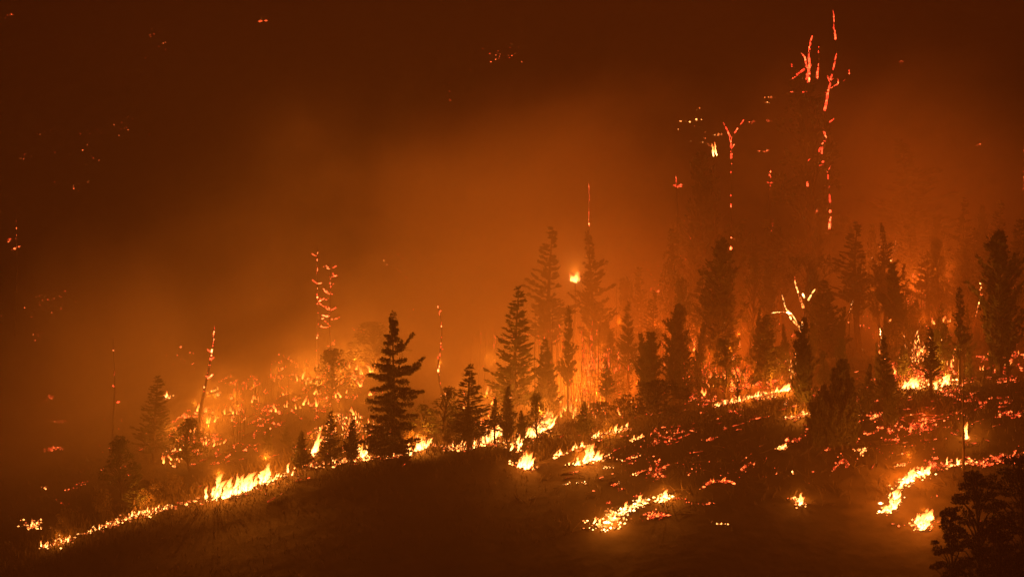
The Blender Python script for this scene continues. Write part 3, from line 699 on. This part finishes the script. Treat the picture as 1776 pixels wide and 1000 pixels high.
# ------------------------------------------------------------------ fires
def tongue(seed):
    rng = random.Random(seed); mb = MB(); n = 12; lean = rng.uniform(.15, .45); a = rng.uniform(0, 6)
    pts = [Vector((lean * (i / n) ** 1.5 + .07 * math.sin(a + i / n * 8), .05 * math.cos(a + i), i / n)) for i in range(n + 1)]
    rad = []
    for i in range(n + 1):
        t = i / n; rad.append(max(.004, .20 * (t + .12) ** .45 * (1 - t) ** .6 * (1 + .26 * math.sin(a * 2 + t * 13)) * 1.25))
    mb.tube(pts, rad, 8)
    mb.v = [(x * 1.0, y * .6, z) for x, y, z in mb.v]
    return mb
TON = [tongue(s).mesh("flame", M_flame, True) for s in range(9)]
TONR = [tongue(s + 40).mesh("flame", M_flame_red, True) for s in range(6)]
def fire(label, pts, n, h, wid=.8, red=False, coals=40, spreadpx=5, lamp=0, lean=0, seed=0, mat=None, lz=1.4, lcol=(1, .235, .016), cat="fire", emb=None, vs=1.0):
    """pts: photo pixels along the burning edge; h: flame height in metres (list along the line or one)"""
    rng = random.Random(seed + int(pts[0][0] * 7 + pts[0][1]))
    g0 = cast(*pts[len(pts) // 2]); T = thing("ground_fire", label, cat, g0)
    hs = [q * .85 for q in h] if isinstance(h, (list, tuple)) else [h * .85] * len(pts)
    def along(q):
        f_ = q * (len(pts) - 1); i = min(len(pts) - 2, int(f_)) if len(pts) > 1 else 0
        if len(pts) == 1: return pts[0][0], pts[0][1], hs[0]
        k = f_ - i; return pts[i][0] * (1 - k) + pts[i + 1][0] * k, pts[i][1] * (1 - k) + pts[i + 1][1] * k, hs[i] * (1 - k) + hs[i + 1] * k
    n = int(n * 1.5)
    for i in range(n):
        q = (i + rng.random()) / n; x, y, hh = along(q)
        if hh < 1.2 and n > 9 and mnoise.noise((x * .045, y * .05, seed + 2.5)) > .12: continue
        if n > 60 and mnoise.noise((x * .06, 3.3, 8.1)) > .22: continue
        x += rng.gauss(0, spreadpx * .6); y += rng.gauss(0, spreadpx * .28)
        p = cast(x, y) - g0
        H = hh * rng.choice((.3, .4, .55, .8, 1.1, 1.4)) * rng.uniform(.8, 1.2)
        W = (H * .7 + hh * .22) * wid * rng.uniform(.7, 1.3)
        link("flame", rng.choice(TONR if red else TON), T, p - Vector((0, 0, .06)), (W, W, H), (rng.uniform(-.15, .15), lean + rng.uniform(-.15, .25), rng.uniform(-.7, .7)))
    e = MB()
    for i in range(coals):
        x, y, hh = along(rng.random())
        p = cast(x + rng.gauss(0, spreadpx * 1.5), y + rng.gauss(0, spreadpx * .55)) - g0; s_ = rng.uniform(.06, .22)
        e.chunk(p + Vector((0, 0, s_ * .4)), s_ * rng.uniform(1, 2.2), s_, s_ * .8, rng)
    if coals: link("ember_bed", e.mesh("ember_bed", mat or (M_er if red else M_eo)), T, kind="stuff")
    if lamp:
        lamps = lamp if isinstance(lamp, list) else [(.5, lamp)]
        for q, pw in lamps:
            x, y, hh = along(q); L = bpy.data.lights.new("firelight", 'POINT'); L.energy = pw * LP; L.color = lcol; L.shadow_soft_size = 0.0
            p = cast(x, y) - g0; lo = bpy.data.objects.new("firelight", L); COL.objects.link(lo); lo.parent = T
            lo.location = p + Vector((0, -.3, max(lz, hh * 1.05)))
    return T
LP = 2350.0
RED = (1, .11, .006)
fire("low broken flames at the far lower left end of the fire line", [(72, 950), (100, 940), (125, 934)], 9, .7, coals=50, lamp=1.0)
fire("small flame cluster up left of the fire line's lower end", [(50, 905), (62, 915)], 5, .8, coals=45, spreadpx=7)
fire("low flames right of the fire line's lower left end", [(150, 926), (190, 910), (200, 905)], 8, .7, coals=30)
fire("string of low flames climbing toward the brightest flames", [(215, 900), (250, 888), (290, 880)], 13, .9, coals=40, lamp=2)
fire("widest and brightest flames on the left half of the fire line", [(345, 866), (372, 863), (385, 861), (408, 856), (425, 850), (444, 843), (462, 834), (476, 833), (508, 816)], 62, [.7, 2.0, 3.2, 2.3, 2.6, .9, 2.6, 1.8, .9], 1.0, coals=110, spreadpx=8, lamp=[(.2, 9), (.75, 9)], lz=3.5)
fire("single leaning flame beside the small pointed conifer", [(540, 790), (546, 786)], 8, 3.0, .55, coals=20, spreadpx=3, lean=.35, lamp=2)
fire("small flame between the small conifers and the large pine", [(622, 792), (632, 788)], 8, 1.7, coals=30, lamp=1.5)
fire("low flames under the slender spruce, left of the large pine", [(520, 812), (600, 800)], 7, .6, coals=40, spreadpx=6)
fire("flames at the right foot of the large ragged pine", [(704, 788), (725, 780), (748, 768)], 22, [1.4, 2, 1.3], coals=40, lamp=4)
fire("low flames along the line beneath the bushy spruce", [(765, 780), (800, 776), (835, 770)], 15, .9, coals=60)
fire("thin creeping flame edge joining the brightest flames to the large pine", [(508, 818), (545, 804), (590, 800), (640, 795), (700, 789)], 18, .38, 1.6, coals=110, spreadpx=5)
fire("thin creeping flame edge between the lower left flames and the brightest", [(130, 932), (200, 908), (250, 892), (300, 878), (345, 868)], 15, .38, 1.6, coals=110, spreadpx=5)
fire("thin creeping flame edge right of the large pine's flames", [(748, 772), (800, 778), (840, 770), (880, 768)], 22, .5, 1.6, coals=110, spreadpx=4)
fire("upright flames left of the tall open spruce's foot", [(838, 766), (852, 762), (866, 752)], 20, [1.5, 3.0, 1.6], coals=60, lamp=4, spreadpx=7)
fire("flames winding below the tall open spruce", [(905, 790), (898, 775), (912, 758), (925, 755)], 18, [1.2, 1.6, 1.9, 1.6], coals=70, spreadpx=7)
fire("largest leaning flame, beside the tall open spruce", [(924, 752), (936, 748), (948, 742)], 26, [2.4, 3.4, 2.2], .75, coals=50, lean=.42, lamp=11, lz=3.2, spreadpx=5)
fire("bright low flame hanging below the winding flames", [(890, 800), (915, 812), (920, 806)], 14, [.8, 2.2, 1.4], coals=50, spreadpx=6, lamp=2)
fire("short bright flame lying on dark ground below the lone conifer", [(990, 806), (1012, 803), (1020, 798), (1038, 796)], 18, [.7, 1.5, 1.9, .8], 1.3, coals=50, spreadpx=4, lamp=4)
fire("small flame streak left of the short bright flame", [(962, 792), (980, 785)], 8, .9, 1.2, coals=25, spreadpx=3)
fire("thin curved streak of fire above the short bright flame", [(992, 780), (1008, 774), (1020, 776)], 8, .7, 1.1, coals=30, spreadpx=3)
fire("line of small flames right of the lone conifer", [(1024, 760), (1052, 752), (1088, 742)], 16, [.7, 1.3, .8], 1.0, coals=60, spreadpx=4, lamp=3)
fire("short low flame right of the line beside the lone conifer", [(1098, 764), (1116, 757)], 7, .7, 1.3, coals=20, spreadpx=2)
fire("tangled low fire farthest down the dark slope, centre right", [(1035, 905), (1050, 918), (1062, 900), (1075, 888)], 10, .9, 1.2, coals=110, spreadpx=8, lamp=2.5, mat=M_ew)
fire("slanting streak of fire right of the tangled low fire", [(1080, 892), (1098, 878), (1118, 866)], 12, 1.0, 1.2, coals=80, spreadpx=5, mat=M_ew)
fire("small bright fire right of the slanting streak", [(1142, 870), (1160, 858)], 9, 1.0, 1.2, coals=50, spreadpx=5, mat=M_ew, lamp=2)
fire("small red fire patch below the bright one at centre right", [(1128, 898), (1145, 892)], 4, .6, 1.2, red=True, coals=60, spreadpx=7)
fire("thin red arc of fire on the dark slope, centre right", [(1216, 848), (1232, 836), (1255, 834), (1272, 838)], 9, .5, 1.4, red=True, coals=50, spreadpx=2)
fire("isolated small fire in two bright spots on the dark slope", [(1378, 862), (1386, 868), (1388, 876)], 6, 1.0, 1.2, coals=30, spreadpx=4, lamp=.6)
fire("long winding fire running down the slope at lower right", [(1530, 892), (1548, 880), (1552, 855), (1565, 838), (1585, 828), (1615, 818)], 42, [.9, 1.3, 1.1, 1.7, 1.5, 1.0], 1.2, coals=150, spreadpx=6, lamp=[(.15, 3), (.7, 7)], lz=3.5, lcol=(1, .19, .01), mat=M_ew)
fire("isolated fire below the winding one with a pointed flame", [(1590, 905), (1600, 915), (1606, 895)], 20, [1.1, 1.8, 1.8], 1.1, coals=110, spreadpx=8, lamp=3, lz=2.4, lcol=(1, .19, .01))
fire("long thin fire line on the ground below the cone-shaped conifer", [(1240, 704), (1290, 692), (1345, 680), (1370, 676)], 28, [.6, .8, 1.0, 1.3], 1.2, coals=150, spreadpx=3, lamp=[(.3, 3), (.8, 5)], lcol=(1, .19, .01))
fire("upper thin fire line behind the long one", [(1265, 678), (1300, 668), (1330, 662)], 12, .8, 1.2, coals=90, spreadpx=5, red=True, lcol=RED, lamp=2.5)
fire("short fire line at the foot of the narrow tall conifer", [(1366, 726), (1384, 722), (1398, 716)], 11, 1.0, 1.3, coals=40, spreadpx=3, lamp=2)
fire("short fire line right of the broad black conifer", [(1450, 740), (1478, 735), (1488, 728)], 11, .9, 1.2, coals=45, spreadpx=3)
fire("brightest flame inside the broad ember field at right", [(1565, 674), (1580, 672), (1590, 670)], 14, [1, 1.7, 1], 1.2, coals=60, spreadpx=5, lamp=5)
fire("flames at the right end of the broad ember field", [(1618, 672), (1640, 664), (1655, 666)], 16, 1.2, 1.1, coals=80, spreadpx=8, lamp=4)
fire("flame on the side of the bare black trunk at right", [(1676, 762), (1677, 758)], 5, 2.2, .5, coals=8, spreadpx=2, lamp=1.5, lean=-.1)
fire("low flames left of the near leafy trees' tops", [(1640, 810), (1660, 804), (1690, 798)], 9, .9, 1.2, coals=60, spreadpx=5, mat=M_eo)
fire("red burning heap of branches above the broken ember streaks", [(1600, 740), (1606, 730), (1580, 748)], 6, .7, 1.2, red=True, coals=110, spreadpx=9, lcol=RED, lamp=.7)
fire("small low flame on dark ground left of the broken ember streaks", [(1352, 778), (1362, 774)], 5, .6, 1.4, coals=20, spreadpx=3)
fire("small flame among embers at the left slope's foot", [(285, 690), (294, 686)], 4, .9, 1, coals=20, spreadpx=3)

# fire in the crown, high between two veiled conifers, on a dead limb
def crown_fire():
    Y_ = 424; c = pt(997, 486, Y_); g = at(997, Y_)
    T = thing("burning_snag", "dead tree carrying a bright flame high between two smoke-veiled conifers", "dead tree", g)
    w = MB(); rng = random.Random(3); w.tube(curve_pts(Vector((0, 0, -.2)), c - g, 8, .1, rng), [.25 - .018 * i for i in range(9)], 6)
    link("trunk", w.mesh("trunk", M_bark), T)
    for i in range(14):
        H = rng.uniform(.8, 2.0)
        link("flame", rng.choice(TON), T, c - g + Vector((rng.gauss(0, .35), rng.gauss(0, .3), rng.uniform(-.6, .3))), (H * .8, H * .8, H), (0, rng.uniform(-.2, .5), rng.uniform(0, 6)))
    L = bpy.data.lights.new("firelight", 'POINT'); L.energy = 0.8 * LP; L.color = (1, .26, .025); L.shadow_soft_size = 0
    lo = bpy.data.objects.new("firelight", L); COL.objects.link(lo); lo.parent = T; lo.location = c - g + Vector((0, -.8, 1.8))
    T2 = thing("burning_snag", "dead tree with a small flame in its top, left of the forked one", "dead tree", at(1240, 432))
    g = T2.location; c = pt(1240, 270, 432); w = MB(); w.tube(curve_pts(Vector((0, 0, -.2)), c - g, 8, .1, rng), [.3 - .02 * i for i in range(9)], 6); link("trunk", w.mesh("trunk", M_bark), T2)
    for i in range(5): link("flame", rng.choice(TON), T2, c - g + Vector((rng.gauss(0, .2), 0, rng.uniform(-.3, .3))), (.9, .9, rng.uniform(1, 2.6)), (0, .1, rng.uniform(0, 6)))
crown_fire()

# brush that burns red: bare twigs glowing along their length
def burning_brush(label, px, py, w, h, n=40, mat=M_er, Y_=None, lamp=0, col=(1, .235, .016), lz=4, nl=8):
    g = at(px, Y_) if Y_ else cast(px, py); s = g.y / FPX; rng = random.Random(int(px + py)); a = MB(); e = MB()
    T = thing("burning_bush", label, "bush", g); zb = (500 - py) * s - g.z if Y_ else 0
    for i in range(int(n * .7)):
        x = rng.gauss(0, w * .22) * s; p = Vector((x, rng.uniform(-2, 2), -.1)); 
        if Y_: p.z = terr(g.x + p.x, g.y + p.y) - g.z
        H = h * s * rng.uniform(.3, 1) + max(0, zb)
        q = p + Vector((rng.uniform(-.25, .25) * h * s, rng.uniform(-.5, .5), H)); m_ = p.lerp(q, .5) + rv(rng, .25)
        a.tube([p, m_, q], [.06, .045, .02], 3, False)
        glow_along(e, [p, m_, q], [.06, .055, .04], rng, .36, min(.85, .15 + max(0, zb) / max(.1, H)), 1, rng.uniform(.7, 1.6), .4)
        if rng.random() < .6:
            q2 = m_ + rv(rng, .8); a.tube([m_, q2], [.04, .02], 3, False); glow_along(e, [m_, q2], [.05, .04], rng, .5, 0, 1, 1.2, .3)
    if lamp:
        for i in range(nl):  # point lamps added around the brush to backlight trees and brighten the smoke
            L = bpy.data.lights.new("firelight", 'POINT'); L.energy = lamp * 1500 / nl; L.color = col; L.shadow_soft_size = 0
            lo = bpy.data.objects.new("firelight", L); COL.objects.link(lo); lo.parent = T
            lo.location = ((i - (nl - 1) / 2) * w * s * 1.6 / nl + rng.uniform(-1.5, 1.5), rng.uniform(-9, 14), lz * rng.uniform(.3, 1.2))
            fx, fy = lo.location.x, lo.location.y; fz = terr(g.x + fx, g.y + fy) - g.z; lo.location.z += max(0, fz)
            for _ in range(2):  # invented flames set below each added lamp so its glow has a source
                hf = rng.uniform(.5, 1.6); link("flame", rng.choice(TONR), T, (fx + rng.uniform(-1, 1), fy, fz), (hf, hf, hf), (0, rng.uniform(-.1, .3), rng.uniform(0, 6)))
    link("stem", a.mesh("stem", M_bark), T, kind="stuff"); link("glowing_char", e.mesh("glowing_char", mat), T, kind="stuff")
burning_brush("red burning brush with upright twigs, left of the rounded dense conifer", 1055, 660, 90, 60, 60, Y_=392, lamp=8, col=(1, .135, .006))
burning_brush("tall red burning brush above the largest leaning flame", 1024, 665, 40, 110, 36, Y_=394, lamp=8, col=(1, .135, .006), lz=9)
burning_brush("low red burning brush just above the lone conifer", 1000, 690, 70, 50, 50, Y_=384, lamp=7)
burning_brush("red burning brush patch between the tallest dark conifer and clumpy tree", 1266, 625, 36, 60, 30, Y_=388, lamp=5, col=(1, .135, .006))
burning_brush("orange burning brush along the long thin fire line", 1300, 668, 110, 44, 60, M_er, Y_=378, lamp=9, col=(1, .135, .006), lz=6)
burning_brush("red burning brush right of the pointed dense conifer", 1215, 665, 60, 50, 36, Y_=380, lamp=5, col=(1, .135, .006))
burning_brush("orange burning brush behind the broad ember field", 1600, 650, 110, 60, 80, M_eo, Y_=382, lamp=10, col=(1, .135, .006), lz=7)
burning_brush("red burning brush at the right edge beyond the embers", 1745, 650, 70, 40, 50, Y_=378, lamp=6, col=RED, lz=6)
burning_brush("orange burning brush under the cone-shaped conifer's right side", 1376, 665, 40, 50, 34, M_eo, Y_=378)
burning_brush("red burning brush beside the straight red-dotted snag", 1590, 540, 90, 70, 44, Y_=415, lamp=12, col=(1, .14, .008), lz=8)
burning_brush("low burning brush beneath the leaning burning snag", 350, 730, 70, 26, 26, Y_=385, lamp=13, lz=4, nl=12)
burning_brush("burning brush under the two dotted snags", 575, 680, 100, 60, 60, Y_=395, lamp=11, lz=3, nl=20)
burning_brush("burning brush in smoke on the left slope between leaning snag and dotted snags", 460, 670, 170, 30, 60, M_er, Y_=398, lamp=7, lz=3, nl=12)
burning_brush("small upright burning brush on the left ember slope", 416, 728, 24, 34, 16, Y_=380)
burning_brush("bright burning brush left of the tall open spruce", 846, 756, 30, 50, 26, M_eo, lamp=5)
burning_brush("red burning brush behind the slim dark conifer below the high flame", 972, 610, 60, 60, 34, Y_=404)
burning_brush("red burning thicket in deep smoke behind the high-burning flame", 905, 600, 190, 34, 60, Y_=412, lamp=6, lz=6, nl=12)
burning_brush("red burning thicket in deep smoke left of the wide faint conifer", 1180, 590, 200, 34, 60, Y_=414, lamp=11, col=(1, .11, .005), lz=6, nl=12)
burning_brush("burning brush left of the large ragged pine's foot", 600, 745, 60, 34, 40, M_eo, Y_=365, lamp=7, lz=5)

# ------------------------------------------------------------------ loose embers scattered over the slope (nobody could count them)
def embers():
    rng = random.Random(1234); B = {'r': MB(), 'o': MB(), 'w': MB()}
    C = [ # px, py, rx, ry, n, kind, size, angle
     (440, 720, 150, 34, 240, 'r', .26), (330, 740, 60, 50, 90, 'r', .26), (520, 650, 60, 50, 90, 'r', .26), (600, 660, 50, 30, 70, 'r', .28), (230, 800, 100, 50, 30, 'r', .2), (360, 765, 90, 40, 120, 'r', .22), (300, 780, 30, 22, 40, 'o', .2), (420, 665, 90, 14, 60, 'r', .26), (340, 755, 50, 20, 60, 'r', .25),
     (560, 690, 70, 40, 130, 'r', .26), (600, 745, 70, 25, 130, 'o', .22), (650, 745, 60, 20, 60, 'r', .22), (370, 680, 16, 4, 18, 'o', .32), (90, 693, 14, 4, 14, 'r', .3), (98, 725, 12, 9, 12, 'r', .22),
     (98, 779, 16, 4, 24, 'r', .32), (75, 845, 8, 3, 5, 'o', .22), (142, 840, 5, 4, 5, 'r', .22), (110, 874, 7, 3, 6, 'r', .22), (58, 908, 16, 12, 26, 'o', .2), (6, 762, 8, 5, 8, 'r', .25), (146, 790, 90, 60, 22, 'r', .14),
     (60, 560, 100, 90, 40, 'r', .18), (20, 420, 16, 20, 10, 'r', .2), (70, 280, 90, 60, 46, 'r', .15), (190, 230, 60, 40, 14, 'r', .15), (280, 90, 24, 40, 12, 'r', .15), (12, 30, 6, 8, 4, 'r', .3), (463, 37, 3, 4, 2, 'r', .35),
     (330, 640, 120, 60, 22, 'r', .15), (600, 620, 60, 50, 40, 'r', .22), (870, 100, 30, 60, 16, 'r', .18), (770, 180, 40, 50, 6, 'r', .18), (665, 459, 4, 3, 3, 'o', .2), (700, 470, 220, 90, 26, 'r', .15),
     (1000, 660, 90, 40, 160, 'r', .27), (1045, 640, 50, 30, 120, 'r', .27), (960, 640, 40, 40, 40, 'r', .22), (1200, 560, 60, 90, 30, 'r', .18), (1210, 440, 40, 60, 90, 'r', .15), (1135, 515, 14, 14, 10, 'r', .25),
     (1060, 800, 70, 34, 36, 'o', .2), (1080, 845, 60, 20, 30, 'r', .24), (1120, 800, 40, 30, 40, 'r', .22), (1150, 760, 60, 14, 46, 'r', .24), (1164, 748, 20, 5, 22, 'r', .26), (1135, 815, 22, 5, 22, 'r', .26),
     (1005, 838, 20, 4, 7, 'w', .22), (1058, 810, 10, 8, 8, 'w', .2), (1160, 830, 40, 8, 16, 'r', .2), (1245, 912, 8, 10, 6, 'o', .22), (1210, 868, 30, 8, 12, 'r', .2), (1180, 865, 12, 3, 8, 'r', .25), (1235, 762, 16, 3, 12, 'r', .3), (1295, 805, 18, 5, 16, 'r', .26),
     (1250, 700, 60, 8, 50, 'r', .24), (1310, 690, 60, 9, 80, 'o', .2), (1265, 712, 30, 4, 20, 'r', .22), (1210, 690, 40, 10, 40, 'r', .22), (1330, 660, 50, 12, 90, 'r', .26), (1290, 650, 40, 14, 80, 'r', .26),
     (1410, 700, 26, 26, 30, 'r', .22), (1380, 765, 20, 8, 22, 'r', .26), (1490, 690, 24, 14, 40, 'r', .24), (1500, 725, 30, 10, 40, 'o', .22), (1515, 718, 14, 8, 30, 'r', .28), (1530, 748, 40, 6, 36, 'r', .26), (1560, 738, 30, 8, 40, 'r', .25),
     (1470, 765, 30, 6, 30, 'r', .22), (1490, 782, 22, 6, 30, 'o', .22), (1460, 803, 24, 8, 40, 'r', .26), (1430, 775, 30, 4, 14, 'r', .2), (1550, 762, 26, 3, 22, 'r', .26),
     (1600, 650, 70, 20, 340, 'r', .27), (1610, 665, 60, 10, 160, 'o', .24), (1560, 660, 50, 14, 120, 'r', .24), (1745, 650, 50, 30, 150, 'r', .27), (1740, 620, 46, 8, 60, 'r', .3), (1700, 690, 60, 18, 80, 'r', .25), (1660, 675, 30, 26, 90, 'r', .28),
     (1760, 718, 30, 7, 50, 'r', .27), (1745, 795, 40, 9, 110, 'r', .26), (1690, 803, 30, 12, 60, 'r', .24), (1620, 805, 24, 14, 90, 'r', .27), (1715, 805, 10, 6, 24, 'r', .27), (1560, 805, 20, 6, 20, 'o', .2), (1640, 740, 90, 40, 40, 'r', .17),
     (1600, 590, 90, 50, 70, 'r', .2), (1500, 560, 60, 40, 40, 'r', .2), (1375, 560, 40, 50, 50, 'r', .2), (1640, 520, 60, 60, 60, 'r', .2), (1765, 510, 14, 14, 24, 'o', .2), (1545, 430, 22, 24, 30, 'o', .15),
     (1400, 300, 90, 120, 40, 'r', .22), (1240, 240, 30, 40, 12, 'o', .2), (1210, 210, 20, 60, 10, 'o', .18), (1350, 175, 30, 20, 8, 'o', .2), (1600, 210, 160, 150, 10, 'r', .2), (1150, 430, 40, 60, 10, 'r', .16),
     (1700, 905, 5, 4, 3, 'r', .25), (1555, 913, 3, 2, 1, 'r', .3), (1622, 860, 3, 3, 2, 'r', .3), (1455, 790, 200, 50, 60, 'r', .15), (1150, 790, 160, 50, 70, 'r', .13), (1380, 820, 5, 3, 2, 'o', .2), (1412, 822, 4, 3, 2, 'r', .2),
    ]
    for px, py, rx, ry, n_, k, sz in C:
        # embers gather in little drifts, not evenly
        cs = [(rng.gauss(0, .45), rng.gauss(0, .45), rng.gauss(-.25, .5), rng.uniform(2, 9)) for _ in range(max(2, n_ // 7))]
        for _ in range(int(n_ * 2.6)):
            cx, cy_, an, le = rng.choice(cs); u = rng.gauss(0, le); v_ = rng.gauss(0, 1.3)
            if sz < .2 and ry > 20: u = rng.gauss(0, 14); v_ = rng.gauss(0, 12)
            x = px + cx * rx + u * math.cos(an) - v_ * math.sin(an); y = py + cy_ * ry + (u * math.sin(an) + v_) * .8
            p = cast(x, y); s_ = sz * (.46 if p.y < 450 else .75) * (.25 + rng.random() ** 2.5 * 1.4)
            B[k].chunk(p + Vector((0, 0, s_ * .5)), s_ * rng.uniform(.9, 1.9), s_ * .9, s_ * rng.uniform(.7, 1.3), rng)
    link("embers", B['r'].mesh("embers", M_er), kind="stuff"); link("embers", B['o'].mesh("embers", M_eo), kind="stuff"); link("embers", B['w'].mesh("embers", M_ew), kind="stuff")
embers()

# sticks, stubble and tufts that roughen the burnt ground and the edge of the fire line
def litter():
    rng = random.Random(77); g = MB(); w = MB()
    for _ in range(15000):
        px = rng.uniform(-20, 1800); Y_ = rng.uniform(344, 362) if rng.random() < .6 else rng.uniform(325, 400)
        p = at(px, Y_)
        for _ in range(2):
            blade(g, p + rv(rng, .2) * 1, Vector((rng.uniform(-.6, .6), rng.uniform(-.4, .4), 1)), rng.uniform(.2, .9) if rng.random() < .9 else 1.4, .05, rng)
    for _ in range(900):
        px = rng.uniform(900, 1800); p = at(px, rng.uniform(325, 390)); a = rng.uniform(0, 3.14); L = rng.uniform(.5, 2.5)
        q = p + Vector((math.cos(a) * L, math.sin(a) * L, 0)); q.z = terr(q.x, q.y) + rng.uniform(.05, .6)
        w.tube([p + Vector((0, 0, .08)), q], [.07, .03], 4)
    e = MB()
    for _ in range(240):
        px = rng.choice((rng.gauss(1600, 110), rng.gauss(1150, 110), rng.uniform(900, 1776), rng.gauss(430, 120))); py = rng.gauss(735, 45) + (px - 1400) * -.03
        p = cast(px, py); a = rng.gauss(.3, .5); L = rng.uniform(.6, 3.2); pts = []
        for k in range(5):
            q = p + Vector((math.cos(a) * L * k / 4, math.sin(a) * L * k / 4, 0)); q.z = terr(q.x, q.y) + .12 + .05 * k * rng.random(); pts.append(q)
        w.tube(pts, [.1, .09, .08, .06, .03], 4); glow_along(e, pts, [.1, .09, .08, .06, .04], rng, .5, 0, 1, 1.1, .45)
    link("glowing_branches", e.mesh("glowing_branches", M_er), kind="stuff")
    link("dry_grass", g.mesh("dry_grass", M_brush), kind="stuff"); link("fallen_branches", w.mesh("fallen_branches", M_bark), kind="stuff")
litter()
